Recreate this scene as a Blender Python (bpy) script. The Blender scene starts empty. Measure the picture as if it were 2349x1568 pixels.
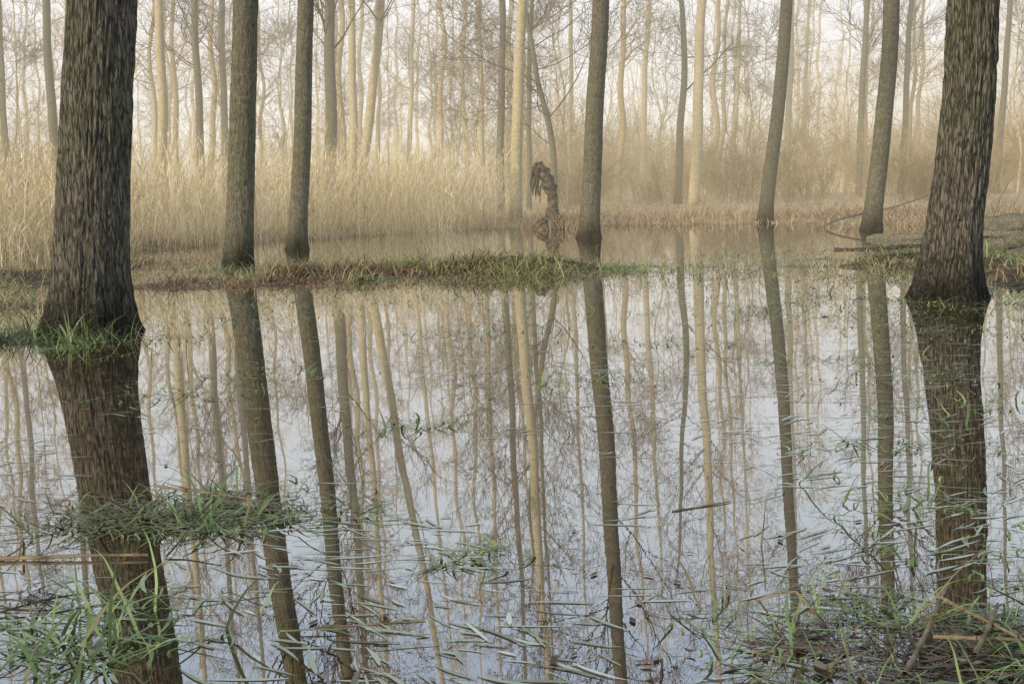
import bpy, math, numpy as np
from mathutils import Vector, Quaternion, noise as mn
scene=bpy.context.scene
COL=scene.collection
# ---------------------------------------------------------------- helpers
def vnoise(x,y,s=0):
    x=np.asarray(x,float);y=np.asarray(y,float)
    xi=np.floor(x);yi=np.floor(y);fx=x-xi;fy=y-yi
    fx=fx*fx*(3-2*fx);fy=fy*fy*(3-2*fy)
    def h(a,b):
        v=np.sin(a*127.1+b*311.7+s*74.7)*43758.5453
        return v-np.floor(v)
    return (h(xi,yi)*(1-fx)+h(xi+1,yi)*fx)*(1-fy)+(h(xi,yi+1)*(1-fx)+h(xi+1,yi+1)*fx)*fy
def site(x,y):
    # ground survey correction (first plan was drawn with a level that was 1.4 degrees off)
    if y>36.5: return x+.0026*y,y
    k=2904/(y+.124);du=x*k/1.008
    k2=k+.0244*du;du2=du-.0244*(k-354)
    return du2*1.008/k2,2904/k2-.124
def sstep(a,b,x):
    t=np.clip((x-a)/(b-a),0,1);return t*t*(3-2*t)
def norm(v): return v/np.maximum(np.linalg.norm(v,axis=-1,keepdims=True),1e-9)
def make_mesh(name,V,Q,mat,tint=None,smooth=True):
    V=np.asarray(V,np.float32).reshape(-1,3);Q=np.asarray(Q,np.int32).reshape(-1,4)
    me=bpy.data.meshes.new(name)
    me.vertices.add(len(V));me.vertices.foreach_set("co",V.ravel())
    me.loops.add(Q.size);me.loops.foreach_set("vertex_index",Q.ravel())
    me.polygons.add(len(Q))
    me.polygons.foreach_set("loop_start",np.arange(0,Q.size,4,dtype=np.int32))
    me.polygons.foreach_set("use_smooth",np.full(len(Q),smooth))
    if tint is not None:
        a=me.attributes.new("tint",'FLOAT','POINT');a.data.foreach_set("value",np.asarray(tint,np.float32).ravel())
    me.update(calc_edges=True);me.validate()
    me.materials.append(mat)
    return me
def add_obj(name,me,parent=None,loc=(0,0,0),**props):
    o=bpy.data.objects.new(name,me);COL.objects.link(o);o.location=loc
    if parent is not None:o.parent=parent
    for k,v in props.items():o[k]=v
    return o
def tubes(P,R,S):
    N,M,_=P.shape
    T=norm(np.gradient(P,axis=1))
    ref=np.where(np.abs(T.mean(1)[:,2:3])>.85,np.array([[1.,0,0]]),np.array([[0,0,1.]]))[:,None,:]
    U=norm(np.cross(T,np.broadcast_to(ref,T.shape)));W=np.cross(T,U)
    a=np.arange(S)*2*np.pi/S
    V=P[:,:,None,:]+R[:,:,None,None]*(np.cos(a)[None,None,:,None]*U[:,:,None,:]+np.sin(a)[None,None,:,None]*W[:,:,None,:])
    idx=np.arange(N*M*S).reshape(N,M,S);n=np.roll(idx,-1,axis=2)
    Q=np.stack([idx[:,:-1],n[:,:-1],n[:,1:],idx[:,1:]],-1)
    return V.reshape(-1,3),Q.reshape(-1,4)
def merge(parts):
    Vs=[];Qs=[];o=0
    for V,Q in parts:
        Vs.append(V);Qs.append(Q+o);o+=len(V)
    return np.concatenate(Vs),np.concatenate(Qs)
def grow(r,P,R,n,lo,hi,L,ang,up,wob,M,ratio=.5,minr=.002,taper=.25):
    N,MP,_=P.shape
    pi=np.repeat(np.arange(N),n);t=r.uniform(lo,hi,N*n)*(MP-1)
    i=np.clip(t.astype(int),0,MP-2);f=(t-i)[:,None]
    s=P[pi,i]*(1-f)+P[pi,i+1]*f
    T=norm(P[pi,i+1]-P[pi,i]);pr=R[pi,i]*(1-f[:,0])+R[pi,i+1]*f[:,0]
    rv=r.normal(size=(N*n,3));pp=norm(rv-(rv*T).sum(1,keepdims=True)*T)
    a=(ang*r.uniform(.7,1.3,N*n))[:,None]
    d=norm(np.cos(a)*T+np.sin(a)*pp)
    Ls=(L*r.uniform(.5,1.25,N*n)*(1-.45*(t/(MP-1))))[:,None]/(M-1)
    out=np.zeros((N*n,M,3));out[:,0]=s
    for k in range(1,M):
        d=norm(d+np.array([0,0,up])+r.normal(size=d.shape)*wob)
        out[:,k]=out[:,k-1]+d*Ls
    r0=np.maximum(pr*ratio*r.uniform(.6,1.1,N*n),minr)
    RR=r0[:,None]*np.linspace(1,taper,M)[None]
    return out,np.maximum(RR,minr*.6)
def strips(P,W,side):
    N,M,_=P.shape
    V=np.stack([P-side[:,None]*W[:,:,None]/2,P+side[:,None]*W[:,:,None]/2],2)
    idx=np.arange(N*M*2).reshape(N,M,2)
    Q=np.stack([idx[:,:-1,0],idx[:,:-1,1],idx[:,1:,1],idx[:,1:,0]],-1)
    return V.reshape(-1,3),Q.reshape(-1,4)
def blades(r,base,L,W,elev,bend,M=5,clampz=.006,taper=1.0,az=None):
    N=len(base)
    if az is None: az=r.uniform(0,2*np.pi,N)
    e=elev+np.zeros(N)
    P=np.zeros((N,M,3));P[:,0]=base
    for k in range(1,M):
        st=(L/(M-1))
        h=np.stack([np.cos(az)*np.cos(e),np.sin(az)*np.cos(e),np.sin(e)],-1)
        P[:,k]=P[:,k-1]+h*st[:,None]
        e=e-bend/(M-1)*(.5+k/(M-1));az=az+r.normal(0,.12,N)
    if clampz is not None:P[:,1:,2]=np.maximum(P[:,1:,2],clampz+r.uniform(0,.006,N)[:,None])
    s=np.linspace(0,1,M)
    prof=np.where(s<.5,1,1-(s-.5)*1.9*taper)[None]
    tw=r.uniform(-.9,.9,N)
    side=np.stack([-np.sin(az+tw),np.cos(az+tw),np.zeros(N)],-1)
    V,Q=strips(P,W[:,None]*prof,side)
    return V,Q,P
def tintv(t,M): return np.repeat(t,M*2)
# ---------------------------------------------------------------- materials
def N(nt,t,**k):
    n=nt.nodes.new(t)
    for a,v in k.items():setattr(n,a,v)
    return n
def ramp(nt,stops):
    n=nt.nodes.new("ShaderNodeValToRGB");e=n.color_ramp.elements
    while len(e)<len(stops):e.new(.5)
    for q,(p,c) in zip(e,stops):q.position=p;q.color=(*c,1)
    return n
HAZED=[]
def newmat(name):
    m=bpy.data.materials.new(name);m.use_nodes=True
    nt=m.node_tree;b=nt.nodes["Principled BSDF"];b.inputs["Roughness"].default_value=.85
    b.inputs["Specular IOR Level"].default_value=.2
    HAZED.append(m)
    return m,nt,b
def paint_haze(m):
    # painted haze: pale glow mixed into the surface shader, stronger with world depth
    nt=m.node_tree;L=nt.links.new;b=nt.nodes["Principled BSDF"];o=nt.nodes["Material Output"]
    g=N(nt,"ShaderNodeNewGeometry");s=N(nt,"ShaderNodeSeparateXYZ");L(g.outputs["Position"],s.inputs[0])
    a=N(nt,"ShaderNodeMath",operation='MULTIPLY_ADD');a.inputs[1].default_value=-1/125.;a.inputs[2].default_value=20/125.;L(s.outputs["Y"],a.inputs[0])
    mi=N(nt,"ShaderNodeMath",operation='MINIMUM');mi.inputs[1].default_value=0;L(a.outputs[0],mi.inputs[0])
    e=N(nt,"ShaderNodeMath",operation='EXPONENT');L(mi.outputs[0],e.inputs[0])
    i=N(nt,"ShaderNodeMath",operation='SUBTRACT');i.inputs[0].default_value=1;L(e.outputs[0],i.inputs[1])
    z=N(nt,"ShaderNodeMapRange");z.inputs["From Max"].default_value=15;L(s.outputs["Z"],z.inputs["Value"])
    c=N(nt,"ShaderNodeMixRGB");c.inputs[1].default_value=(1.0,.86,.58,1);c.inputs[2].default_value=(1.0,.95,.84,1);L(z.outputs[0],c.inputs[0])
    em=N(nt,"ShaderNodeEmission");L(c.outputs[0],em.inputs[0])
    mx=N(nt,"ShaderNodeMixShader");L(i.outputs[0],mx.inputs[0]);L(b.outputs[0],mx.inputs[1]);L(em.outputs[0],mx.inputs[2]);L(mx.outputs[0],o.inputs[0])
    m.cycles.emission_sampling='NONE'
def bark(name,dark,light,green,sc=9,stretch=.22,bump=.6,wet=True,band=0.0,lo=.25,hi=.8,cell=.5,dist=.035):
    m,nt,b=newmat(name);L=nt.links.new
    tc=N(nt,"ShaderNodeTexCoord");mp=N(nt,"ShaderNodeMapping");mp.inputs["Scale"].default_value=(1,1,stretch)
    L(tc.outputs["Object"],mp.inputs[0])
    n1=N(nt,"ShaderNodeTexNoise");n1.inputs["Scale"].default_value=sc*3.2;n1.inputs["Detail"].default_value=9;n1.inputs["Roughness"].default_value=.75
    L(mp.outputs[0],n1.inputs[0])
    nd=N(nt,"ShaderNodeTexNoise");nd.inputs["Scale"].default_value=sc*1.6;nd.inputs["Detail"].default_value=5;L(mp.outputs[0],nd.inputs[0])
    vo=N(nt,"ShaderNodeTexVoronoi",feature='DISTANCE_TO_EDGE');vo.inputs["Scale"].default_value=sc*2.6
    ad=N(nt,"ShaderNodeMixRGB",blend_type='LINEAR_LIGHT');ad.inputs[0].default_value=dist
    L(mp.outputs[0],ad.inputs[1]);L(nd.outputs["Color"],ad.inputs[2]);L(ad.outputs[0],vo.inputs[0])
    vr=N(nt,"ShaderNodeMapRange",interpolation_type='SMOOTHSTEP');vr.inputs["From Max"].default_value=.22
    L(vo.outputs["Distance"],vr.inputs["Value"])
    mu=N(nt,"ShaderNodeMath",operation='MULTIPLY_ADD');mu.inputs[1].default_value=cell
    L(vr.outputs[0],mu.inputs[0])
    n1s=N(nt,"ShaderNodeMath",operation='MULTIPLY');n1s.inputs[1].default_value=.90
    L(n1.outputs["Fac"],n1s.inputs[0]);L(n1s.outputs[0],mu.inputs[2])
    rp=ramp(nt,[(lo,dark),(hi,light)]);L(mu.outputs[0],rp.inputs[0])
    n2=N(nt,"ShaderNodeTexNoise");n2.inputs["Scale"].default_value=1.6;n2.inputs["Detail"].default_value=5
    L(tc.outputs["Object"],n2.inputs[0])
    r2=ramp(nt,[(.42,(0,0,0)),(.68,(1,1,1))]);L(n2.outputs["Fac"],r2.inputs[0])
    fm=N(nt,"ShaderNodeMath",operation='MULTIPLY');fm.inputs[1].default_value=.7;L(r2.outputs[0],fm.inputs[0])
    mx=N(nt,"ShaderNodeMixRGB");L(fm.outputs[0],mx.inputs[0]);L(rp.outputs[0],mx.inputs[1])
    gm=N(nt,"ShaderNodeMixRGB",blend_type='MULTIPLY');gm.inputs[0].default_value=1;gm.inputs[2].default_value=(*green,1)
    L(rp.outputs[0],gm.inputs[1]);L(gm.outputs[0],mx.inputs[2])
    out=mx.outputs[0]
    if band>0:
        mp2=N(nt,"ShaderNodeMapping");mp2.inputs["Scale"].default_value=(2,2,9);L(tc.outputs["Object"],mp2.inputs[0])
        n3=N(nt,"ShaderNodeTexNoise");n3.inputs["Scale"].default_value=2.3;n3.inputs["Detail"].default_value=6;L(mp2.outputs[0],n3.inputs[0])
        r3=ramp(nt,[(.3,(1-band,)*3),(.7,(1.1,)*3)]);L(n3.outputs["Fac"],r3.inputs[0])
        bm=N(nt,"ShaderNodeMixRGB",blend_type='MULTIPLY');bm.inputs[0].default_value=1
        L(out,bm.inputs[1]);L(r3.outputs[0],bm.inputs[2]);out=bm.outputs[0]
    if wet:
        g=N(nt,"ShaderNodeNewGeometry");sx=N(nt,"ShaderNodeSeparateXYZ");L(g.outputs["Position"],sx.inputs[0])
        wn=N(nt,"ShaderNodeMath",operation='MULTIPLY_ADD');wn.inputs[1].default_value=-.5;L(n2.outputs["Fac"],wn.inputs[0]);L(sx.outputs["Z"],wn.inputs[2])
        wr=N(nt,"ShaderNodeMapRange");wr.inputs["From Min"].default_value=-.2;wr.inputs["From Max"].default_value=.3
        wr.inputs["To Min"].default_value=.25;wr.inputs["To Max"].default_value=1;L(wn.outputs[0],wr.inputs["Value"])
        wm=N(nt,"ShaderNodeMixRGB",blend_type='MULTIPLY');wm.inputs[0].default_value=1
        L(out,wm.inputs[1]);L(wr.outputs[0],wm.inputs[2]);out=wm.outputs[0]
    L(out,b.inputs["Base Color"])
    bp=N(nt,"ShaderNodeBump");bp.inputs["Strength"].default_value=bump;bp.inputs["Distance"].default_value=.03
    L(mu.outputs[0],bp.inputs["Height"]);L(bp.outputs[0],b.inputs["Normal"])
    return m
def tinted(name,stops,rough=.7,spec=.25):
    m,nt,b=newmat(name);L=nt.links.new
    a=N(nt,"ShaderNodeAttribute",attribute_name="tint")
    r=ramp(nt,stops);L(a.outputs["Fac"],r.inputs[0]);L(r.outputs[0],b.inputs["Base Color"])
    b.inputs["Roughness"].default_value=rough;b.inputs["Specular IOR Level"].default_value=spec
    return m
def noisy(name,c1,c2,sc=6,rough=.9,bump=.3):
    m,nt,b=newmat(name);L=nt.links.new
    tc=N(nt,"ShaderNodeTexCoord");n=N(nt,"ShaderNodeTexNoise");n.inputs["Scale"].default_value=sc;n.inputs["Detail"].default_value=4
    L(tc.outputs["Object"],n.inputs[0]);r=ramp(nt,[(.35,c1),(.68,c2)]);L(n.outputs["Fac"],r.inputs[0]);L(r.outputs[0],b.inputs["Base Color"])
    if bump>0:
        bp=N(nt,"ShaderNodeBump");bp.inputs["Strength"].default_value=bump;bp.inputs["Distance"].default_value=.02
        L(n.outputs["Fac"],bp.inputs["Height"]);L(bp.outputs[0],b.inputs["Normal"])
    b.inputs["Roughness"].default_value=rough
    return m
M_near=bark("furrowed_bark",(.012,.011,.009),(.24,.215,.17),(.80,.95,.70),sc=15,stretch=.16,bump=1.0,lo=.34,hi=.86,cell=.30,dist=.03)
M_mid=bark("grey_green_bark",(.046,.042,.030),(.28,.255,.19),(.82,.96,.72),sc=13,stretch=.28,bump=.8,band=.2,lo=.28,hi=.80,cell=.16,dist=.04)
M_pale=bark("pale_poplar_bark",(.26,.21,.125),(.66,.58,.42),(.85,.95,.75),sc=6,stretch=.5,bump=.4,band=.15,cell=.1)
M_far=bark("haze_tinted_bark",(.26,.195,.11),(.55,.45,.29),(.9,1,.85),sc=4,stretch=.5,bump=.2,wet=False,cell=.1)  # pale bark, with distance haze painted into the base colour
M_tw_mid=noisy("twig_bark_brown",(.04,.028,.016),(.10,.07,.042),3,bump=0)
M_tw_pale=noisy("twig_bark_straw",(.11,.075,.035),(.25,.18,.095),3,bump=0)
M_tw_far=noisy("twig_bark_haze_tinted",(.29,.195,.09),(.50,.375,.20),.5,bump=0)  # far twigs lightened in base colour to stand in for haze
M_reed=tinted("dry_reed",[(0,(.30,.21,.10)),(.35,(.63,.51,.29)),(.7,(.83,.73,.48)),(1,(.90,.84,.66))])
M_grass=tinted("wet_grass",[(0,(.15,.08,.045)),(.25,(.40,.30,.17)),(.5,(.36,.31,.15)),(.75,(.15,.22,.08)),(1,(.28,.36,.15))],rough=.45,spec=.4)
M_gwet=tinted("soaked_grass",[(0,(.06,.035,.02)),(.25,(.20,.15,.08)),(.5,(.17,.17,.07)),(.75,(.10,.175,.055)),(1,(.24,.33,.13))],rough=.4,spec=.5)
M_dead=tinted("soaked_dead_stems",[(0,(.02,.015,.010)),(.6,(.08,.058,.04)),(1,(.30,.23,.15))],rough=.5,spec=.4)
M_sedge=tinted("dry_sedge",[(0,(.20,.12,.075)),(.5,(.42,.30,.18)),(1,(.60,.50,.32))])
M_float=tinted("floating_grass",[(0,(.10,.095,.06)),(.3,(.24,.27,.18)),(.7,(.36,.43,.32)),(1,(.60,.66,.61))],rough=.2,spec=.8)
M_leaf=tinted("dead_leaf",[(0,(.022,.016,.012)),(.6,(.09,.06,.042)),(1,(.26,.20,.14))],rough=.45,spec=.45)
M_stalk=noisy("broken_reed_stalk",(.08,.06,.038),(.30,.24,.155),14,.55,.2)
M_stick=noisy("wet_dead_wood",(.03,.024,.018),(.11,.088,.065),12,.6,.4)
M_log=bark("grey_dead_wood",(.06,.052,.042),(.36,.32,.26),(.9,1,.8),sc=8,stretch=1,bump=1.0,wet=False,cell=.15)

# ---------------------------------------------------------------- ground
sp_=[site(a,b) for a,b in [(-7,17),(-5.9,19.2),(-4.6,22.8),(-2.5,26.3),(-.3,31),(3,33),(8,33.4),(12,31.5)]]
shore_x=np.array([-60,-20]+[p[0] for p in sp_]+[14,25,60.])
shore_y=np.array([14,17.5]+[p[1] for p in sp_]+[23.5,20,16.])
_m=[(-1.3,14.6,1.0,.7,.20),(-.2,14.8,.9,.8,.23),(.7,14.9,.7,.7,.17),(-2.7,13.9,.9,.6,.19),(-3.2,12.9,.9,.45,.18),(-1.6,13.3,.9,.4,.16),(-.5,16.4,1.1,.6,.18),(-2.4,15.6,.9,.6,.17),(-3.4,15.4,.6,.8,.19),
 (-3.15,8.5,.5,.4,.26),(-3.3,7.7,.7,.35,.20),(-4.1,7.9,.7,.35,.24),(-5.6,12.8,1.1,2.4,.32),(-4.4,10.6,.7,1.0,.23),(-5.0,16.2,.8,1.4,.20),
 (6.6,13.5,1.1,3.0,.24),(3.98,11.2,.45,.35,.25),(4.9,15,.9,1.8,.18),(6.3,17.5,1.4,1.5,.14),
 (-1.02,3.72,.22,.13,.24),(1.18,2.46,.24,.13,.20),(.9,30.2,.7,.5,.32)]
mounds=[(*site(a,b),c,d,e) for a,b,c,d,e in _m]
def gz(x,y):
    ys=np.interp(x,shore_x,shore_y)+ (vnoise(x*.7,y*.1,3)-.5)*1.6+(vnoise(x*2.1,y*.3,6)-.5)*.8
    land=sstep(-1.2,2.5,y-ys)
    z=-.25+land*.33+sstep(3,40,y-ys)*.28
    for cx,cy,sx,sy,h in mounds:
        z=z+h*np.exp(-(((x-cx)/sx)**2+((y-cy)/sy)**2)/1.6)
    z=z+(vnoise(x*1.8,y*1.8,1)-.5)*.15+(vnoise(x*6,y*6,2)-.5)*.07
    z=z+sstep(90,330,y)*sstep(-10,120,x)*30*(.85+.3*vnoise(x/60,y/60,4))
    z=z+sstep(120,500,y)*6
    return z
xs=np.concatenate([-12-np.geomspace(1,900,45)[::-1],np.linspace(-12,12,321),12+np.geomspace(1,900,45)])
ys=np.concatenate([np.linspace(-400,-50,8),np.linspace(-48,.5,20),np.linspace(1,22,280),np.linspace(22.6,60,60),np.geomspace(62,1500,60)])
X,Y=np.meshgrid(xs,ys);Z=gz(X,Y)
idx=np.arange(X.size).reshape(X.shape)
Q=np.stack([idx[:-1,:-1],idx[:-1,1:],idx[1:,1:],idx[1:,:-1]],-1)
mg,nt,b=newmat("forest_floor");L=nt.links.new
g=N(nt,"ShaderNodeNewGeometry");n=N(nt,"ShaderNodeTexNoise");n.inputs["Scale"].default_value=5;n.inputs["Detail"].default_value=10
L(g.outputs["Position"],n.inputs[0])
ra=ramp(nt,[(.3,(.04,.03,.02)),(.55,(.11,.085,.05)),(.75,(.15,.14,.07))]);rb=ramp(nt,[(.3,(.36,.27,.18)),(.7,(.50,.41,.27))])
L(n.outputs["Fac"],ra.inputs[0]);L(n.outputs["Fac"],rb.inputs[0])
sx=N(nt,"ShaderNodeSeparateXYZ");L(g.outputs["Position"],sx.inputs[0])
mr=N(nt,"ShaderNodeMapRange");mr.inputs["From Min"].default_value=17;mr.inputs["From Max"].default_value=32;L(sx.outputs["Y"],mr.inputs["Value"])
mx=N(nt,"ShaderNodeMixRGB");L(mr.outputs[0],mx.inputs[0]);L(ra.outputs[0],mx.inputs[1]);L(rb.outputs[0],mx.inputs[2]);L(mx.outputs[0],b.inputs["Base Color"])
bp=N(nt,"ShaderNodeBump");bp.inputs["Distance"].default_value=.05;L(n.outputs["Fac"],bp.inputs["Height"]);L(bp.outputs[0],b.inputs["Normal"])
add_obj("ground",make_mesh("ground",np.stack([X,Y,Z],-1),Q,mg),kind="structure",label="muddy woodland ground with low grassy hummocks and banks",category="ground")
# ---------------------------------------------------------------- water
mw=bpy.data.materials.new("still_flood_water");mw.use_nodes=True;nt=mw.node_tree;nt.nodes.clear();L=nt.links.new
o=N(nt,"ShaderNodeOutputMaterial");mix=N(nt,"ShaderNodeMixShader");di=N(nt,"ShaderNodeBsdfDiffuse");gl=N(nt,"ShaderNodeBsdfGlossy")
g=N(nt,"ShaderNodeNewGeometry")
nb=N(nt,"ShaderNodeTexNoise");nb.inputs["Scale"].default_value=9;nb.inputs["Detail"].default_value=10;nb.inputs["Roughness"].default_value=.7;nb.inputs["Distortion"].default_value=1.5;L(g.outputs["Position"],nb.inputs[0])
rb=ramp(nt,[(.36,(.010,.007,.004)),(.52,(.050,.030,.011)),(.70,(.16,.10,.042))]);L(nb.outputs["Fac"],rb.inputs[0]);L(rb.outputs[0],di.inputs["Color"])
gl.inputs["Roughness"].default_value=.003;gl.inputs["Color"].default_value=(.98,.99,1,1)
n1=N(nt,"ShaderNodeTexNoise");n1.inputs["Scale"].default_value=2.2;n1.inputs["Detail"].default_value=1;L(g.outputs["Position"],n1.inputs[0])
n2=N(nt,"ShaderNodeTexNoise");n2.inputs["Scale"].default_value=22;n2.inputs["Detail"].default_value=2;L(g.outputs["Position"],n2.inputs[0])
b1=N(nt,"ShaderNodeBump");b1.inputs["Strength"].default_value=1;b1.inputs["Distance"].default_value=.0003;L(n1.outputs["Fac"],b1.inputs["Height"])
b2=N(nt,"ShaderNodeBump");b2.inputs["Strength"].default_value=1;b2.inputs["Distance"].default_value=.00004;L(n2.outputs["Fac"],b2.inputs["Height"]);L(b1.outputs[0],b2.inputs["Normal"])
L(b2.outputs[0],gl.inputs["Normal"])
fr=N(nt,"ShaderNodeFresnel");fr.inputs["IOR"].default_value=1.33
mr=N(nt,"ShaderNodeMapRange");mr.inputs["To Min"].default_value=.44;mr.inputs["To Max"].default_value=1.0;L(fr.outputs[0],mr.inputs["Value"])
L(mr.outputs[0],mix.inputs[0]);L(di.outputs[0],mix.inputs[1]);L(gl.outputs[0],mix.inputs[2]);L(mix.outputs[0],o.inputs[0])
add_obj("water",make_mesh("water",[(-90,-14,0),(90,-14,0),(90,60,0),(-90,60,0)],[(0,1,2,3)],mw),kind="structure",label="still flood water mirroring the bare trees",category="water")

# ---------------------------------------------------------------- trees
def trunk_path(ctrl,H,M,r,wob=.03):
    z=np.concatenate([[-.35],np.linspace(-.05,6,int(M*.55)),np.linspace(6.2,H,M-int(M*.55)-1)])
    zc=np.array([c[0] for c in ctrl],float);xc=np.array([c[1] for c in ctrl],float)
    s=(xc[-1]-xc[-2])/(zc[-1]-zc[-2]) if len(ctrl)>2 else (xc[-1]-xc[0])/(zc[-1]-zc[0])
    def f(q):
        v=np.interp(q,zc,xc);return np.where(q>zc[-1],xc[-1]+(q-zc[-1])*s,v)
    x=sum(f(z+d) for d in (-.6,-.3,0,.3,.6))/5 if len(ctrl)>2 else f(z)
    x=x-np.interp(0,z,x)
    ph=r.uniform(0,6,4);k=np.clip(z/3,0,1)
    x=x+k*wob*(np.sin(z*.9+ph[0])+.5*np.sin(z*2.1+ph[1]));y=k*wob*(np.sin(z*.8+ph[2])+np.sin(z*1.7+ph[3]))
    return np.stack([x,y,z],-1)
def trunk_mesh(name,path,rad,S,mat,flare=.35,fh=.25,disp=.0,seed=0,lobes=5,H=22):
    M=len(path);z=path[:,2]
    a=np.arange(S)*2*np.pi/S
    fl=flare*np.exp(-np.clip(z,0,None)/fh)
    R=rad*np.clip(1-z/H*.8,.08,None)
    Rm=R[:,None]*(1+fl[:,None]*(1+.45*np.sin(lobes*a+seed)[None]+.2*np.sin(3*a+seed*2)[None])+.035*np.sin(2*a+seed)[None])
    if disp>0:
        D=np.zeros((M,S))
        for i in range(M):
            if z[i]>7:break
            for j in range(S):
                c,s=math.cos(a[j]),math.sin(a[j])
                n=mn.noise(Vector((c*3.2+seed*3,s*3.2,z[i]*2.0)))*.6+.5
                n2=mn.noise(Vector((c*9.5,s*9.5+seed,z[i]*9)))
                w_=mn.noise(Vector((c*2,s*2,z[i]*3+seed)))*.6
                rd=1-min(1,abs(mn.noise(Vector((c*8.5+w_,s*8.5+seed*2,z[i]*2.6)))*3.2))
                D[i,j]=(n-.5)*.9+n2*.45-rd*1.1
        Rm=Rm+D*disp
    V=path[:,None,:]+Rm[:,:,None]*np.stack([np.cos(a),np.sin(a),0*a],-1)[None]
    idx=np.arange(M*S).reshape(M,S);n=np.roll(idx,-1,1)
    Q=np.stack([idx[:-1],n[:-1],n[1:],idx[1:]],-1)
    return make_mesh(name,V,Q.reshape(-1,4),mat)
def crown_arrays(r,path,rad,H,z0,n1=30,n2=6,n3=5,spread=3.2,ang=.95,minr=.004,ratio=.26):
    i0=np.searchsorted(path[:,2],z0)
    P=path[None,i0:];R=(rad*np.clip(1-P[0,:,2]/H*.8,.08,None))[None]
    P1,R1=grow(r,P,R,n1,0,.99,spread,ang,.08,.14,8,ratio,.010)
    P2,R2=grow(r,P1,R1,n2,.2,.95,spread*.5,.75,.05,.18,6,.5,minr*1.4)
    P3,R3=grow(r,P2,R2,n3,.15,.98,spread*.28,.7,.03,.2,5,.6,minr)
    return merge([tubes(P1,R1,5),tubes(P2,R2,4),tubes(P3,R3,3)])
def tree(name,x,y,ctrl,rad,H,mat,twmat,label,group,S=24,M=90,disp=0,flare=.35,fh=.25,z0=5.,seed=0,wob=.02,cat="tree",**ck):
    r=np.random.default_rng(seed+100)
    x2,y2=site(x,y);rad=rad*y2/y;ctrl=[(a,b*y2/y+.023*a) for a,b in ctrl]
    path=trunk_path(ctrl,H,M,r,wob)
    e=add_obj(name,None,loc=(x2,y2,0),label=label,category=cat,group=group);e.empty_display_size=.3
    add_obj("trunk",trunk_mesh("trunk",path,rad,S,mat,flare,fh,disp,seed,H=H),e)
    V,Q=crown_arrays(r,path,rad,H,z0,**ck)
    add_obj("crown",make_mesh("crown",V,Q,twmat),e)
    return e
G="bare trees standing in and around the flood water"
CK=dict(n1=52,n2=7,n3=6,spread=3.4,minr=.006,ratio=.13)
tree("poplar_tree",-2.95,8.62,[(0,0),(2.3,.17)],.246,20,M_near,M_tw_mid,"thick furrowed dark trunk with mossy grassy foot in water",G,S=200,M=520,disp=.016,flare=.36,fh=.24,seed=1,wob=.008,n1=26,z0=8)
tree("poplar_tree",3.93,11.26,[(0,0),(.7,.10),(1.5,.16),(2.7,.17)],.236,20,M_near,M_tw_mid,"thick leaning dark trunk with flared rough base",G,S=190,M=480,disp=.018,flare=.46,fh=.3,seed=2,wob=.006,n1=26,z0=8)
tree("poplar_tree",-3.48,15.83,[(0,0),(3.3,.19)],.180,21,M_mid,M_tw_mid,"grey green straight trunk with dark wet foot in water",G,S=80,M=300,disp=.009,flare=.22,seed=3,z0=5.2,**CK)
tree("poplar_tree",-3.49,20.3,[(0,0),(1.2,.10),(3.9,.21)],.158,21,M_mid,M_tw_mid,"slender grey green trunk standing in water before reeds",G,S=64,M=260,disp=.008,flare=.3,seed=4,z0=5.2,**CK)
tree("poplar_tree",1.56,25.1,[(0,0),(1.8,.09),(4.6,.18)],.205,22,M_mid,M_tw_mid,"tall grey trunk with gentle bend rising from water",G,S=64,M=260,disp=.008,flare=.28,seed=5,z0=5.2,**CK)
tree("poplar_tree",8.58,29.8,[(0,0),(1.7,.17),(3.2,.28),(5.3,.30)],.225,22,M_mid,M_tw_mid,"grey trunk curving from water at the far shore",G,S=48,M=180,disp=.006,flare=.25,seed=6,z0=5.6,**CK)
tree("poplar_tree",7.28,36,[(0,0),(1.1,.13),(2.2,.27),(3.9,.42),(6.2,.52)],.205,22,M_mid,M_tw_pale,"grey brown poplar with bowed foot on the shore",G,S=32,M=140,flare=.25,seed=7,z0=7,wob=.01,**CK)
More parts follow.
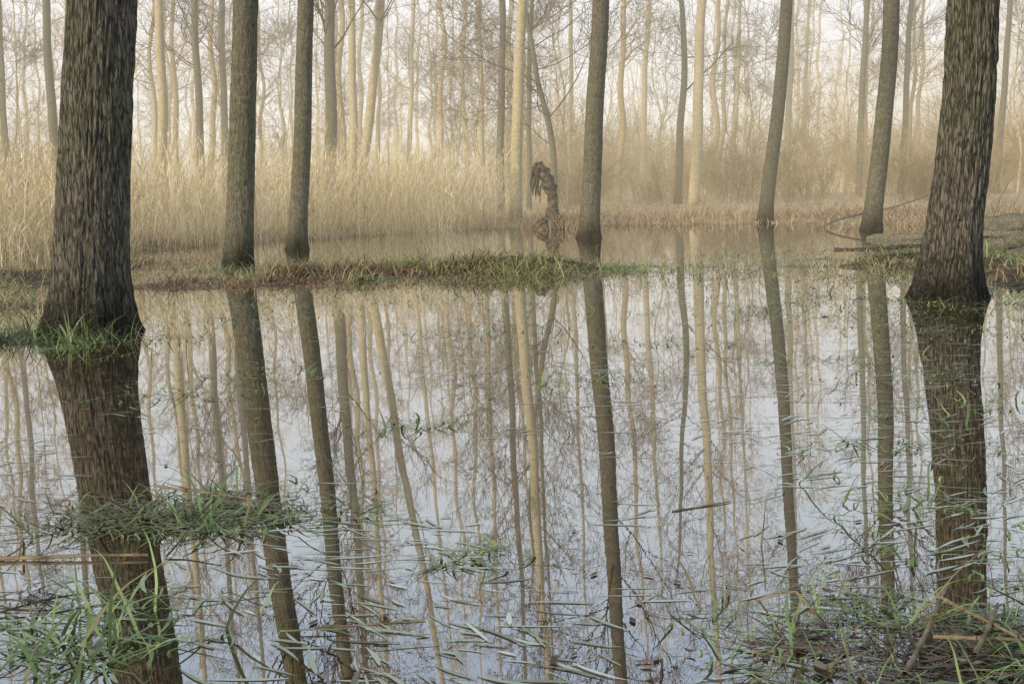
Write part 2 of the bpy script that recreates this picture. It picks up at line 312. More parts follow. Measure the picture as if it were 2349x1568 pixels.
spec=[(-4.94,34,.10,.175,M_mid,"slim grey trunk rising behind dry reeds"),
(-4.95,40,.86,.165,M_pale,"pale trunk leaning away behind dry reeds"),
(-5.72,45,.1,.16,M_pale,"pale upright poplar behind dry reeds"),
(-10.55,38,.06,.18,M_pale,"cream sunlit poplar trunk behind dry reeds"),
(-10.9,44,0,.15,M_mid,"slim grey poplar trunk behind dry reeds"),
(-10.95,48,.05,.15,M_mid,"slim grey poplar trunk behind dry reeds"),
(-15.2,42,-.1,.165,M_mid,"slim grey poplar trunk behind dry reeds"),
(-20,50,-.1,.14,M_mid,"slim grey poplar trunk behind dry reeds"),
(-4.7,56,.4,.12,M_pale,"thin pale tree leaning slightly behind reeds"),
(.1,34,.15,.175,M_pale,"cream poplar at the end of the reed bed"),
(-.39,42,.06,.14,M_mid,"slim grey brown poplar at the reed edge"),
(-1.2,50,-.08,.13,M_pale,"slim pale poplar behind dry reeds"),
(.6,45,.06,.1,M_mid,"thin dark trunk on the far bank"),
(6.2,60,.2,.15,M_pale,"slim pale trunk on the far bank"),
(6.53,45,.18,.20,M_pale,"pale poplar with slightly curved foot on far bank"),
(12.0,55,.1,.16,M_pale,"slim pale trunk on the far bank"),
(13.8,50,.1,.145,M_mid,"slim straight trunk on the far bank"),
(16.1,52,.2,.145,M_mid,"slim straight trunk on the far bank"),
(19.3,50,.25,.145,M_mid,"slim straight trunk on the far bank"),
(2.4,52,.0,.10,M_pale,"thin pale trunk on the far bank"),
(3.3,48,.1,.09,M_pale,"thin pale trunk on the far bank"),
(-14,56,.2,.13,M_pale,"pale poplar trunk behind dry reeds"),
(-8.4,58,.1,.12,M_pale,"pale poplar trunk behind dry reeds"),
(10.2,58,.2,.10,M_pale,"thin pale trunk on the far bank"),
(18,58,.2,.10,M_pale,"thin pale trunk on the far bank"),
(-18.5,58,.1,.11,M_pale,"pale poplar trunk behind dry reeds")]
for i,(x,y,dx,rd,mt,lb) in enumerate(spec):
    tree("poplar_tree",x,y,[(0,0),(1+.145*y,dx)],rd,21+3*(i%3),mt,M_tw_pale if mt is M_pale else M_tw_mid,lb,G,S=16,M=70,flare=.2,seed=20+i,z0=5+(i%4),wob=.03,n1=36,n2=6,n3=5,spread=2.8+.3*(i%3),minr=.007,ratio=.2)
tree("oak_tree",1.35,40,[(0,0),(1.5,.05),(3.2,-.15),(4.6,-.75),(6.5,-.9)],.12,13,M_mid,M_tw_mid,"crooked dark tree with spreading bare limbs on bank",G,S=14,M=80,flare=.3,seed=60,z0=2.2,wob=.08,n1=24,n2=7,n3=6,spread=4,ang=1.1,minr=.006)
tree("oak_tree",6.35,48,[(0,0),(3,.1),(6.3,.15),(9,-.05)],.17,15,M_mid,M_tw_mid,"slim grey tree with spreading bare limbs on bank",G,S=14,M=80,flare=.3,seed=61,z0=4,wob=.04,n1=24,n2=7,n3=6,spread=4,ang=1.1,minr=.006)
vari=[]
for k in range(6):
    r=np.random.default_rng(500+k);H=18+k
    path=trunk_path([(0,0),(10,r.uniform(-.3,.3))],H,50,r,.08)
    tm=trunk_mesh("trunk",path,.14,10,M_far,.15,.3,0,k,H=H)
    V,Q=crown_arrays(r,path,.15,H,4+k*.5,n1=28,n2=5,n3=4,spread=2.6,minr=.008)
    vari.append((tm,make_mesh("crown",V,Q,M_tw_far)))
young=[]
for k in range(5):
    r=np.random.default_rng(600+k);H=6+k*.9
    path=trunk_path([(0,0),(5,r.uniform(-.8,.8))],H,40,r,.12)
    tm=trunk_mesh("trunk",path,.05,8,M_pale,.2,.3,0,k,H=H)
    V,Q=crown_arrays(r,path,.05,H,1.2,n1=24,n2=6,n3=4,spread=2.4,ang=.8,minr=.006)
    young.append((tm,make_mesh("crown",V,Q,M_tw_pale)))
r=np.random.default_rng(11)
def copies(name,vs,cnt,yr,half,lab,grp,smin,smax):
    for i in range(cnt):
        y=r.uniform(*yr);x=r.uniform(-half,half)*y
        tm,cm=vs[i%len(vs)]
        e=add_obj(name,None,loc=(x,y,float(gz(x,y))-.1),label=lab,category="tree",group=grp)
        e.rotation_mode='ZYX';e.rotation_euler=(0,.03,r.uniform(0,6.28))
        s=r.uniform(smin,smax);e.scale=(s,s,s*r.uniform(.9,1.1))
        add_obj("trunk",tm,e);add_obj("crown",cm,e)
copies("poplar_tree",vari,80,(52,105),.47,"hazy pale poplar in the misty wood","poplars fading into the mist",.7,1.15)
copies("young_tree",young,48,(42,75),.46,"slender young bare tree with fine twigs","young trees along the far bank",.8,1.2)
def mass(name,cnt,placer,builder,mat,**pr):
    vs=[builder(np.random.default_rng(900+k)) for k in range(6)]
    parts=[]
    for i in range(cnt):
        x,y,s=placer();V,Qq=vs[i%6];a=r.uniform(0,6.28);c,sn=math.cos(a),math.sin(a)
        W=np.stack([V[:,0]*c-V[:,1]*sn,V[:,0]*sn+V[:,1]*c,V[:,2]*r.uniform(.85,1.15)],-1)*s
        parts.append((W+np.array([x,y,float(gz(x,y))-.1]),Qq))
    V,Qq=merge(parts);add_obj(name,make_mesh(name,V,Qq,mat),kind="stuff",**pr)
def b_far(q):
    H=15;p=trunk_path([(0,0),(10,q.uniform(-.6,.6))],H,20,q,.15)
    R=(.15*np.clip(1-p[:,2]/H*.8,.1,None))
    P1,R1=grow(q,p[None,5:],R[None,5:],24,0,.98,2.8,.9,.1,.15,5,.4,.016)
    P2,R2=grow(q,P1,R1,6,.2,.95,1.5,.75,.05,.2,4,.5,.012)
    return merge([tubes(p[None],R[None],6),tubes(P1,R1,3),tubes(P2,R2,3)])
def b_shrub(q):
    n=12;a=q.uniform(0,6.28,n);P=np.zeros((n,7,3));d=norm(np.stack([np.cos(a)*.3,np.sin(a)*.3,np.ones(n)],-1));
    P[:,0]=np.stack([np.cos(a)*1.2*q.random(n),np.sin(a)*1.2*q.random(n),0*a],-1)
    ln=q.uniform(.35,1.0,n)[:,None]
    for k in range(1,7):
        d=norm(d+q.normal(size=d.shape)*.16);P[:,k]=P[:,k-1]+d*.8*ln
    R=np.full((n,7),.018)*np.linspace(1,.4,7)
    P1,R1=grow(q,P,R,9,.1,.98,1.3,.7,.06,.18,5,.6,.007)
    P2,R2=grow(q,P1,R1,5,.15,.98,.8,.8,.02,.2,4,.7,.006)
    return merge([tubes(P,R,4),tubes(P1,R1,3),tubes(P2,R2,3)])
def pf():
    y=r.uniform(105,190);return r.uniform(-.5,.5)*y,y,r.uniform(.7,1.15)
mass("distant_woodland",150,pf,b_far,M_tw_far,label="misty bare woodland massed beyond the flood",category="woodland")
def ps():
    y=r.uniform(48,95)
    x=(r.uniform(.0,.48) if r.uniform(0,1)<.72 else r.uniform(-.48,.1))*y
    return x,y,r.uniform(.6,1.35)
mass("shrub_thicket",170,ps,b_shrub,M_tw_far,label="hazy bare shrub thicket along the far bank",category="shrubs")
def ps2():
    y=r.uniform(40,60);return r.uniform(.03,.46)*y,y,r.uniform(.3,.7)
mass("bramble_scrub",48,ps2,b_shrub,M_tw_pale,label="low straw coloured scrub on the far bank",category="shrubs")

# ---------------------------------------------------------------- reeds
def reeds(name,x,y,hmin,hmax,wscale,**pr):
    n=len(x);z=np.minimum(gz(x,y),.1)-.02
    L_=r.uniform(hmin,hmax,n)*(.45+.45*vnoise(x*.9,y*.9,8)+.55*vnoise(x*2.3,y*2.1,18))
    base=np.stack([x,y,z],-1)
    az=r.normal(.3,1.3,n)+(vnoise(x*1.2,y*1.2,91)-.5)*4
    V1,Q1,P=blades(r,base,L_,r.uniform(.004,.009,n)*wscale,np.radians(np.clip(r.normal(79,14,n),15,110)),np.abs(r.normal(.45,.6,n)),M=6,clampz=None,taper=.6,az=az)
    t1=np.clip(r.normal(.50,.30,n)+(vnoise(x*.8,y*.8,77)-.5)*.5,0,1)
    parts=[(V1,Q1)];tt=[tintv(t1,6)]
    for k in range(4):
        f=r.uniform(.05,.98,n)*5;i=np.clip(f.astype(int),0,4);ff=(f-i)[:,None]
        b0=P[np.arange(n),i]*(1-ff)+P[np.arange(n),i+1]*ff
        V2,Q2,_=blades(r,b0,r.uniform(.2,.65,n),r.uniform(.005,.012,n)*wscale,np.radians(r.uniform(-10,80,n)),r.uniform(.2,2.4,n),M=4,clampz=.01)
        parts.append((V2,Q2));tt.append(tintv(np.clip(t1+r.normal(.08,.22,n),0,1),4))
    sel=r.random(n)<.25;b0=P[sel,-1]
    V2,Q2,_=blades(r,b0-np.array([0,0,.08]),r.uniform(.12,.25,sel.sum()),r.uniform(.010,.02,sel.sum())*wscale,np.radians(r.uniform(40,85,sel.sum())),r.uniform(.3,1.6,sel.sum()),M=4,clampz=None)
    parts.append((V2,Q2));tt.append(tintv(np.full(sel.sum(),.65)+r.normal(0,.1,sel.sum()),4))
    V,Qq=merge(parts);add_obj(name,make_mesh(name,V,Qq,M_reed,np.concatenate(tt)),kind="stuff",**pr)
n=20000
x=r.uniform(-22,.1,n);y0=np.interp(x,shore_x,shore_y)+(vnoise(x*1.5,x*0,9)-.5)*2.0+(vnoise(x*5,x*0,10)-.5)*1.0
y=y0-.8+r.exponential(5.5,n)
k=(y<52)&(np.abs(x)<.46*y+2)&(r.random(n)<sstep(.6,-2.2,x+(y-31)*.02))&(r.random(n)<.35+.8*vnoise(x*1.1,y*.8,19))
reeds("reed_bed",x[k],y[k],1.5,2.45,1.,label="dense bed of dry golden reeds at the water edge",category="reeds")
n=3500
y=r.uniform(62,82,n);x=r.uniform(.12,.40,n)*y
reeds("reed_bed",x,y,1.4,2.0,2.5,label="pale sunlit reeds beyond the far bank trees",category="reeds")
# ---------------------------------------------------------------- grasses
def grass(name,cx,cy,sx,sy,n,Lr,Wr,tint,bend=(.8,2.6),elev=(50,88),mat=None,minz=-.05,M=6,clump=3.,**pr):
    mat=mat or M_grass
    cx,cy=site(cx,cy)
    x=cx+r.normal(0,sx,n);y=cy+r.normal(0,sy,n);z=gz(x,y)
    k=(z>minz)&(r.random(n)<-.35+1.8*vnoise(x*clump,y*clump,12));x,y,z=x[k],y[k],z[k];n=len(x)
    L_=r.uniform(*Lr,n)*(.45+1.0*vnoise(x*2.6,y*2.6,14))
    V,Qq,_=blades(r,np.stack([x,y,np.maximum(z,-.04)-.01],-1),L_,r.uniform(*Wr,n),np.radians(r.uniform(*elev,n)),r.uniform(*bend,n),M=M)
    t=np.clip(tint(x,y,n),0,1)
    add_obj(name,make_mesh(name,V,Qq,mat,tintv(t,M)),kind="stuff",**pr)
tg=lambda m,s,v=.25:(lambda x,y,n:m+r.normal(0,s,n)+(vnoise(x*1.3,y*1.3,20)-.5)*v*2)
grass("grass_hummock",-.6,14.8,1.2,.95,14000,(.12,.40),(.006,.013),tg(.48,.24,.6),label="low hummock of olive and russet grass in the water",category="grass",minz=-.12,elev=(5,78),bend=(1,3),clump=2.2)
grass("grass_hummock",.9,15.0,.8,.8,3800,(.08,.28),(.006,.012),tg(.72,.18),label="green fringe of grass at the hummock end",category="grass",minz=-.2,elev=(5,75))
grass("grass_hummock",-2.7,13.9,.9,.8,6000,(.08,.30),(.006,.012),tg(.32,.24,.5),label="russet matted sedge on the low hummock",category="grass",minz=-.16,elev=(5,75))
grass("grass_hummock",-3.1,12.8,.9,.45,3200,(.08,.24),(.005,.011),tg(.30,.22,.4),label="thin straw and russet grass in shallow water",category="grass",minz=-.24,elev=(5,70))
grass("grass_hummock",-3.0,15.7,1.0,.8,3200,(.08,.28),(.005,.011),tg(.42,.22,.4),label="straw and green tufts round the slim trunk foot",category="grass",minz=-.2,elev=(5,75))
grass("grass_hummock",-4.9,16.5,.9,1.4,3600,(.10,.34),(.006,.012),tg(.26,.2,.3),label="straw coloured grass in shallows before the reeds",category="grass",minz=-.2,elev=(5,75))
grass("grass_hummock",-.9,13.7,1.6,1.0,4800,(.06,.24),(.005,.010),tg(.52,.25,.4),label="ragged sparse grass fringing the hummock in water",category="grass",minz=-.4,elev=(5,60),clump=2.6)
grass("grass_tuft",-3.3,8.25,.5,.25,900,(.12,.34),(.005,.011),tg(.66,.22),label="green grass tufts round the thick tree foot",category="grass",minz=-.16,mat=M_gwet)
grass("grass_tuft",-3.4,7.7,.75,.35,2600,(.08,.28),(.004,.010),tg(.70,.22),label="fresh green grass growing out of shallow water",category="grass",minz=-.3,elev=(5,80),clump=4,mat=M_gwet)
grass("grass_bank",-5.4,12.8,1.2,2.2,9000,(.12,.36),(.006,.012),tg(.26,.22,.4),label="russet and olive grass bank below the reeds",category="grass",minz=-.1,elev=(10,80))
grass("grass_bank",-4.3,10.6,.7,1.0,3200,(.10,.30),(.006,.012),tg(.35,.22,.4),label="olive and brown grass in shallow water behind the trunk",category="grass",minz=-.19,elev=(10,80))
grass("grass_bank",6.4,14,1.3,2.8,10500,(.10,.30),(.006,.012),tg(.64,.24,.5),label="green grassy bank beside the leaning trunk",category="grass",minz=-.2,elev=(5,80))
grass("grass_bank",4.6,16,1.3,2.4,5200,(.08,.24),(.006,.012),tg(.68,.24,.4),label="thin green grass in shallow water",category="grass",minz=-.27,elev=(5,75))
grass("grass_bank",8.0,20,1.6,2.2,2200,(.08,.22),(.008,.015),tg(.5,.25),label="brown and green grass around the fallen trunks",category="grass",minz=-.3,elev=(5,70))
grass("grass_tuft",3.9,11.0,.5,.3,900,(.08,.24),(.005,.009),tg(.5,.25),label="grass tufts at the leaning trunk foot",category="grass",minz=-.18,elev=(10,80),mat=M_gwet)
grass("grass_clump",-1.0,3.72,.24,.13,700,(.14,.42),(.005,.010),tg(.70,.20),label="sprawling green grass clump rising from still water",category="grass",minz=-.4,bend=(1.0,2.8),elev=(5,70),M=9,clump=5,mat=M_gwet)
grass("grass_clump",1.15,2.56,.30,.16,1900,(.08,.28),(.003,.008),tg(.68,.22),label="green grass among mud and broken stalks",category="grass",minz=-.3,elev=(0,70),M=9,clump=7,mat=M_gwet)
grass("dead_stem_litter",1.17,2.50,.26,.14,1700,(.04,.22),(.002,.006),tg(.45,.35),label="dark soaked stems and roots matted at the edge",category="plant litter",minz=-.3,elev=(-5,35),bend=(-.5,2),M=7,clump=5,mat=M_dead)
grass("dead_stem_litter",-.98,3.72,.20,.10,160,(.06,.26),(.002,.006),tg(.5,.3),label="dark soaked stems under the grass clump",category="plant litter",minz=-.3,elev=(-5,40),bend=(-.5,2),M=7,clump=5,mat=M_dead)
grass("dead_stem_litter",-1.25,2.85,.16,.12,160,(.05,.22),(.002,.006),tg(.45,.3),label="dark soaked stems lying in the shallows",category="plant litter",minz=-.5,elev=(-5,25),bend=(-.5,1.5),M=7,clump=5,mat=M_dead)
grass("grass_clump",.72,2.75,.16,.14,300,(.06,.2),(.003,.007),tg(.72,.2),label="thin grass blades piercing the water",category="grass",minz=-.3,elev=(5,75),M=9,clump=8,mat=M_gwet)
grass("grass_clump",-.92,2.66,.13,.16,190,(.14,.38),(.005,.011),tg(.80,.14),label="long green blades arching from the water",category="grass",minz=-.4,elev=(10,78),M=9,clump=6,mat=M_gwet)
grass("grass_clump",.08,2.55,.05,.1,14,(.1,.24),(.004,.007),tg(.85,.1),label="few green blades standing in the water",category="grass",minz=-.4,elev=(60,88),M=9,mat=M_gwet)
grass("grass_clump",1.22,3.3,.18,.45,420,(.08,.28),(.004,.009),tg(.74,.2),label="sparse bent green blades in the shallows",category="grass",minz=-.4,elev=(5,70),M=8,clump=6,mat=M_gwet)
grass("grass_tussock",.9,30.2,.55,.4,1500,(.25,.6),(.012,.02),tg(.5,.2),mat=M_sedge,label="dry grass tussock around the broken snag",category="grass",minz=-.06)
cx=[];cy=[]
for (ux,uy,s) in [(-.35,5.2,.10),(-1.7,6.2,.16),(-1.3,6.9,.2),(2.1,6.2,.2),(2.6,8,.3),(1.9,9.6,.5),(2.6,11,.6),(1.2,12.5,.6),(3.2,13,.6),(-.3,8.6,.25),(.9,7.8,.2),(-2.2,9.8,.3),(1.4,4.6,.12),(-.1,3.3,.05),(.35,6.4,.15),(3.1,9.3,.4),(2.3,14.5,.8),(-.6,11.2,.5),(-2.3,11.6,.5),(1.75,6.9,.15),(2.0,5.3,.2),(3.6,15.5,.8),(2.9,10.2,.4),(2.4,9.0,.4)]:
    c=int(30+90*s/.3);cx.append(ux+r.normal(0,s*1.4,c));cy.append(uy+r.normal(0,s,c))
x=np.concatenate(cx);y=np.concatenate(cy);n=len(x)
V,Qq,_=blades(r,np.stack([x,y,0*x-.01],-1),r.uniform(.05,.20,n),r.uniform(.004,.010,n),np.radians(r.uniform(2,40,n)),r.uniform(.3,1.6,n),M=6,clampz=.003)
add_obj("water_grass",make_mesh("water_grass",V,Qq,M_gwet,tintv(np.clip(r.normal(.80,.18,n),0,1),6)),kind="stuff",label="thin green grass tufts lying on shallow water",category="grass")
n=34000
x=r.uniform(-10,30,n);y=np.interp(x,shore_x,shore_y)-1.1+r.exponential(6,n);z=gz(x,y)
k=(z>-.12)&(y<65)&((x>-1.5)|(r.random(n)<.6));x,y,z=x[k],y[k],z[k];n=len(x)
V,Qq,_=blades(r,np.stack([x,y,np.maximum(z,-.03)-.01],-1),r.uniform(.12,.5,n)*(.5+.9*vnoise(x*.8,y*.8,33)),r.uniform(.010,.024,n),np.radians(r.uniform(20,88,n)),r.uniform(.6,2.4,n),M=4,clampz=.01)
add_obj("sedge_bank",make_mesh("sedge_bank",V,Qq,M_sedge,tintv(np.clip(.45+r.normal(0,.25,n)+(vnoise(x*.5,y*.5,31)-.5)*.7,0,1),4)),kind="stuff",label="reddish brown dry sedge along the far shore",category="grass")
# ---------------------------------------------------------------- floating blades and leaves
n=9000
y=2.0+15*r.random(n)**1.15;x=r.uniform(-.48,.48,n)*(y+1)
dens=vnoise(x*.9+4,y*.7,41)*.55+vnoise(x*2.8,y*2.4,42)*.6+.14*sstep(0,.4,x/y)
k=(dens>.60)&(r.random(n)<(dens-.5)*3.4)&(gz(x,y)<.0);x,y=x[k],y[k];n=len(x)
az=r.normal(0,.45,n)+vnoise(x*1.2,y*1.2,55)*1.6-.8+np.where(r.random(n)<.5,0,math.pi)
P=np.zeros((n,7,3));P[:,0]=np.stack([x,y,np.zeros(n)],-1);L_=r.uniform(.03,.18,n)/6;cv=r.normal(0,.08,n)
for q in range(1,7):
    P[:,q,0]=P[:,q-1,0]+np.cos(az)*L_;P[:,q,1]=P[:,q-1,1]+np.sin(az)*L_;az=az+cv
P[:,:,2]=.0012+r.uniform(0,.002,n)[:,None]
sd=np.stack([-np.sin(az),np.cos(az),np.zeros(n)],-1)
W=r.uniform(.004,.014,n)[:,None]*np.array([.3,.8,1,1,.85,.5,.1])[None]
V,Qq=strips(P,W,sd)
add_obj("floating_grass",make_mesh("floating_grass",V,Qq,M_float,tintv(np.clip(r.normal(.62,.27,n),0,1),7)),kind="stuff",label="loose grass blades floating flat on the water",category="grass")
def leaves(x,y,z,size,flat):
    n=len(x);a=r.uniform(0,6.28,n);s=np.linspace(-1,1,5)
    prof=np.array([.05,.75,1,.7,.05])*.38
    P=np.zeros((n,5,3));c=np.cos(a)[:,None];sn=np.sin(a)[:,None]
    P[:,:,0]=x[:,None]+c*s*size[:,None]/2;P[:,:,1]=y[:,None]+sn*s*size[:,None]/2
    P[:,:,2]=z[:,None]+flat*(s**2)[None]*size[:,None]*r.uniform(.0,.35,n)[:,None]
    return strips(P,size[:,None]*prof[None],norm(np.stack([-np.sin(a),np.cos(a),r.normal(0,.2,n)*flat],-1)))
n=450;y=2.1+12*r.random(n)**1.2;x=r.uniform(-.48,.48,n)*(y+1);k=gz(x,y)<-.02;x,y=x[k],y[k];n=len(x)
Va=leaves(x,y,np.full(n,.004),r.uniform(.010,.045,n),.05);ta=np.clip(r.normal(.75,.3,n),0,1)
add_obj("floating_leaves",make_mesh("floating_leaves",*Va,M_leaf,tintv(ta,5)),kind="stuff",label="small dead leaves drifting on the still water",category="leaves")
xs_,ys_=[],[]
for cx,cy,sx,sy,c in [(-.8,14.6,1.4,.7,260),(-2.6,13.8,.8,.5,120),(1.15,2.50,.30,.15,420),(-1.0,3.75,.2,.1,30),(-5.4,12.5,1.2,2,200),(6.3,13,1.3,2,150),(-3.1,8.4,.5,.3,60)]:
    cx,cy=site(cx,cy);xs_.append(cx+r.normal(0,sx,c));ys_.append(cy+r.normal(0,sy,c))
x=np.concatenate(xs_);y=np.concatenate(ys_);z=np.maximum(gz(x,y),0)+r.uniform(.004,.015,len(x))
Va=leaves(x,y,z,np.where(y<5,r.uniform(.02,.06,len(x)),r.uniform(.04,.09,len(x))),.4)
add_obj("leaf_litter",make_mesh("leaf_litter",*Va,M_leaf,tintv(np.clip(r.normal(.40,.3,len(x)),0,1),5)),kind="stuff",label="wet brown dead leaves on the hummocks",category="leaves")
# ---------------------------------------------------------------- stalks, sticks, logs
def stalk(name,a,b,rad,mat,label,cat,group,nodes=True,wob=.006,branches=0,M=40,rough=.0):
    a=np.array([*site(a[0],a[1]),a[2]],float);b=np.array([*site(b[0],b[1]),b[2]],float);t=np.linspace(0,1,M)
    P=a*(1-t)[:,None]+b*t[:,None];Lg=np.linalg.norm(b-a)
    P=P+np.stack([np.sin(t*5+r.uniform(0,6)),np.sin(t*4+r.uniform(0,6)),np.sin(t*6+r.uniform(0,6))*.5],-1)*wob*Lg
    org=P[0].copy();P=P-org
    R=rad*(1-.35*t)
    if nodes:R=R*(1+.35*(np.mod(np.arange(M),8)==4))
    R=R*(1+rough*r.normal(size=M))
    e_V=[tubes(P[None],R[None],14 if rad>.02 else 8)]
    if rough>.04:
        V0,Q0=e_V[0];V0=V0+np.array([[mn.noise(Vector(v)*5),mn.noise(Vector(v)*6+Vector((3,1,2))),mn.noise(Vector(v)*5.5+Vector((7,1,9)))] for v in V0.tolist()])*rad*.45
        e_V[0]=(V0,Q0)
    if branches:
        P1,R1=grow(r,P[None],R[None],branches,.2,.95,Lg*.3,.8,.0,.15,6,.4 if rad<.02 else .22,.0015);e_V.append(tubes(P1,R1,5))
    V,Qq=merge(e_V)
    return add_obj(name,make_mesh(name,V,Qq,mat),loc=tuple(org),label=label,category=cat,group=group)
gs="broken reed stalks lying in the shallows"
for a,b_,rd in [((-1.42,3.27,.008),(-.99,3.29,.010),.006),((-1.15,3.93,.05),(-.82,3.82,.03),.005),((-.9,3.95,.04),(-.79,3.75,.02),.005),
 ((.80,2.43,.02),(1.07,2.96,.03),.006),((.95,2.45,.05),(1.13,2.8,.04),.006),((.92,2.62,.03),(1.35,2.50,.05),.005),((1.02,2.88,.03),(1.08,2.55,.05),.005),
 ((.50,3.78,.0015),(.70,3.90,.003),.003),((.60,2.95,.0),(.66,2.80,.07),.003),((.66,2.80,.07),(.73,2.72,.0),.003),
 ((-.45,2.75,.001),(-.2,2.8,.002),.0025),((.7,3.42,-.05),(.715,3.42,.13),.0025)]:
    stalk("reed_stalk",a,b_,rd,M_stalk,"broken straw coloured reed stalk with dark nodes in water","reed stalk",gs)
gt="wet dead sticks on the water"
for a,b_,rd,br in [((-.95,3.3,.0),(-.86,3.55,.10),.003,2),((.5,2.65,.01),(.75,2.5,.03),.003,4),((-1.4,2.95,.005),(-1.1,2.9,.01),.003,4),((-1.3,2.8,.005),(-1.0,2.95,.02),.003,4),
 ((1.0,2.35,.03),(1.3,2.45,.06),.005,3),((.85,2.42,.01),(1.1,2.62,.03),.004,5),((1.1,2.45,.02),(.95,2.75,.02),.003,5),((1.3,2.75,.02),(1.0,2.6,.05),.003,5),((1.25,2.4,.04),(1.15,2.9,.05),.003,5)]:
    stalk("fallen_twig",a,b_,rd,M_stick,"dark wet forked twig poking from the water","twig",gt,nodes=False,wob=.03,branches=br)
gl_="fallen trunks lying by the far shore"
stalk("fallen_log",(9.4,26.5,.14),(16.0,28.5,.42),.16,M_log,"grey rough fallen trunk lying low along the bank","fallen tree",gl_,False,.012,7,90,.05)
stalk("fallen_log",(6.9,19.5,.05),(9.8,20.2,.30),.10,M_log,"dark rough fallen trunk at the grassy bank","fallen tree",gl_,False,.02,7,90,.06)
stalk("fallen_log",(7.0,24.5,.03),(12.5,24.0,.08),.07,M_log,"long fallen trunk half sunk in shallow water","fallen tree",gl_,False,.015,6,90,.05)
stalk("fallen_log",(5.2,20.2,.01),(7.6,20.6,.03),.035,M_stick,"thin dark branch lying on shallow water","fallen tree",gl_,False,.02,4,60,.03)
stalk("fallen_branch",(7.8,31,.05),(11.0,33.4,.62),.025,M_log,"long bare branch slanting up from the shore","branch",gl_,False,.03,6,50,.02)
# snag
sx_,sy_=site(.9,30.2)
e=add_obj("tree_snag",None,loc=(sx_,sy_,0),label="broken twisted tree stump with drooping ragged top",category="tree stump")
pts=np.array([(.12,0,-.1),(.10,0,.15),(.08,0,.35),(.10,0,.6),(.09,.02,.8),(.02,0,1.0),(-.03,0,1.2),(-.10,0,1.42),(-.20,0,1.58)])
rr=np.array([.34,.26,.17,.10,.12,.15,.14,.09,.02])
t=np.linspace(0,8,80);P=np.stack([np.interp(t,np.arange(9),pts[:,i]) for i in range(3)],-1);R=np.interp(t,np.arange(9),rr)
kk=np.ones(7)/7
for i in range(3):P[3:-3,i]=np.convolve(P[:,i],kk,'same')[3:-3]
V,Qq=tubes(P[None],R[None],32)
V=V+np.array([(mn.noise(Vector(v)*9)*.05+mn.noise(Vector(v)*22)*.04,)*1*3 for v in V.tolist()])*np.array([1,1,.4])
M_snag=noisy("weathered_snag_wood",(.03,.024,.018),(.16,.135,.10),9,.8,.8)
add_obj("trunk",make_mesh("trunk",V,Qq,M_snag),e)
n=13;a0=P[r.integers(58,77,n)]+r.normal(0,.03,(n,3))
h=np.zeros((n,9,3));h[:,0]=a0;d=norm(np.stack([-np.abs(r.normal(.8,.2,n)),r.normal(0,.25,n),r.uniform(-.1,.2,n)],-1))
for q in range(1,9):
    h[:,q]=h[:,q-1]+d*r.uniform(.05,.11,(n,1));d=norm(d+np.array([.02,0,-.75])+r.normal(size=d.shape)*.15)
add_obj("hanging_roots",make_mesh("hanging_roots",*tubes(h,np.full((n,9),.032)*np.linspace(1,.3,9),6),M_snag),e)
n=16;a=r.uniform(0,6.28,n);h=np.zeros((n,7,3));h[:,0]=np.stack([.08+.1*np.cos(a),.1*np.sin(a),r.uniform(.15,.35,n)],-1);d=norm(np.stack([np.cos(a),np.sin(a),np.full(n,-.35)],-1))
for q in range(1,7):
    h[:,q]=h[:,q-1]+d*.09;d=norm(d+np.array([0,0,-.18])+r.normal(size=d.shape)*.15)
add_obj("base_roots",make_mesh("base_roots",*tubes(h,np.full((n,7),.04)*np.linspace(1,.4,7),6),M_snag),e)

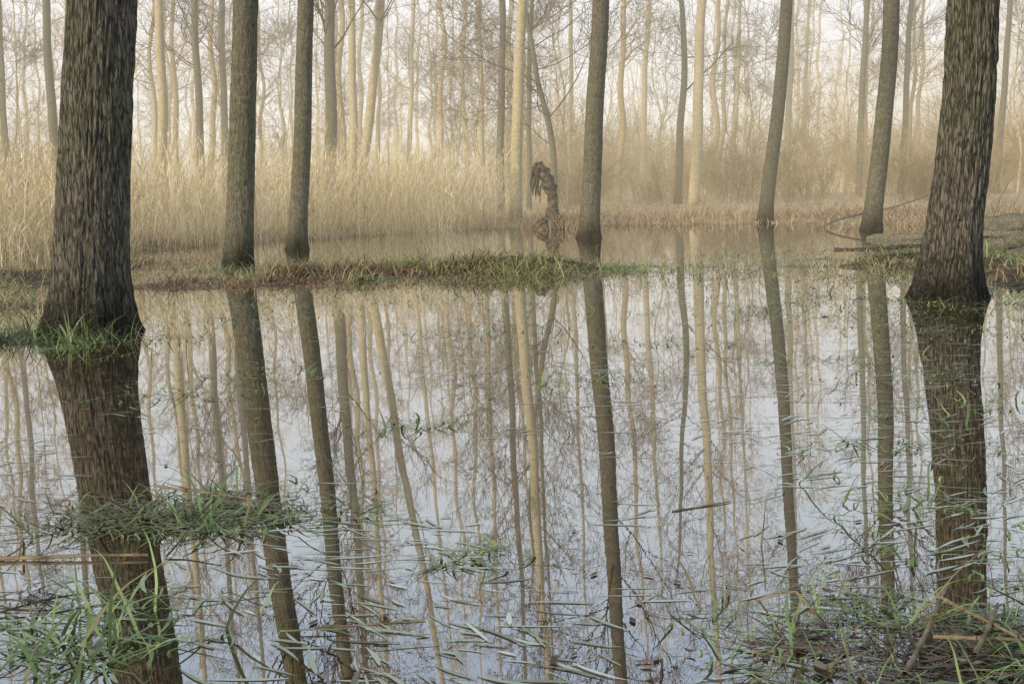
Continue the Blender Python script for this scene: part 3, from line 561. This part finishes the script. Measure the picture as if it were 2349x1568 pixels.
for m in HAZED:paint_haze(m)
# ---------------------------------------------------------------- light, sky, camera
to_sun=Vector((-.72,-.62,.24)).normalized()
sd=bpy.data.lights.new("sun",'SUN');sd.energy=3.2;sd.angle=math.radians(5);sd.color=(1,.84,.60)
so=bpy.data.objects.new("sun",sd);COL.objects.link(so);so.rotation_euler=(-to_sun).to_track_quat('-Z','Y').to_euler()
w=bpy.data.worlds.new("World");scene.world=w;w.use_nodes=True;nt=w.node_tree;L=nt.links.new
bg=nt.nodes["Background"];sky=N(nt,"ShaderNodeTexSky",sky_type='NISHITA');sky.sun_disc=False
sky.sun_elevation=math.asin(to_sun.z);sky.sun_rotation=math.atan2(to_sun.x,to_sun.y);sky.dust_density=3
tc=N(nt,"ShaderNodeTexCoord");sp=N(nt,"ShaderNodeSeparateXYZ");L(tc.outputs["Generated"],sp.inputs[0])
rp=ramp(nt,[(0,(.99,.94,.83)),(.12,(.97,.94,.91)),(.19,(.96,.98,1.0)),(.26,(.88,.95,1.0)),(.40,(.58,.71,.93)),(.7,(.55,.60,.68)),(1,(.50,.54,.60))]);L(sp.outputs["Z"],rp.inputs[0])
sc=N(nt,"ShaderNodeMixRGB",blend_type='MULTIPLY');sc.inputs[0].default_value=1;sc.inputs[2].default_value=(10.6,10.6,10.6,1);L(rp.outputs[0],sc.inputs[1])
mx=N(nt,"ShaderNodeMixRGB");mx.inputs[0].default_value=.93;L(sky.outputs[0],mx.inputs[1]);L(sc.outputs[0],mx.inputs[2])
L(mx.outputs[0],bg.inputs["Color"]);bg.inputs["Strength"].default_value=.1
cd=bpy.data.cameras.new("camera");cd.lens=43.8;cd.sensor_width=36;cd.clip_start=.05;cd.clip_end=4000
co=bpy.data.objects.new("camera",cd);COL.objects.link(co);co.location=(0,0,1)
co.rotation_mode='QUATERNION';co.rotation_quaternion=Quaternion((1,0,0),math.radians(90-7.06))@Quaternion((0,0,1),-.0244)
scene.camera=co
scene.view_settings.view_transform='Standard';scene.view_settings.look='None';scene.view_settings.exposure=0
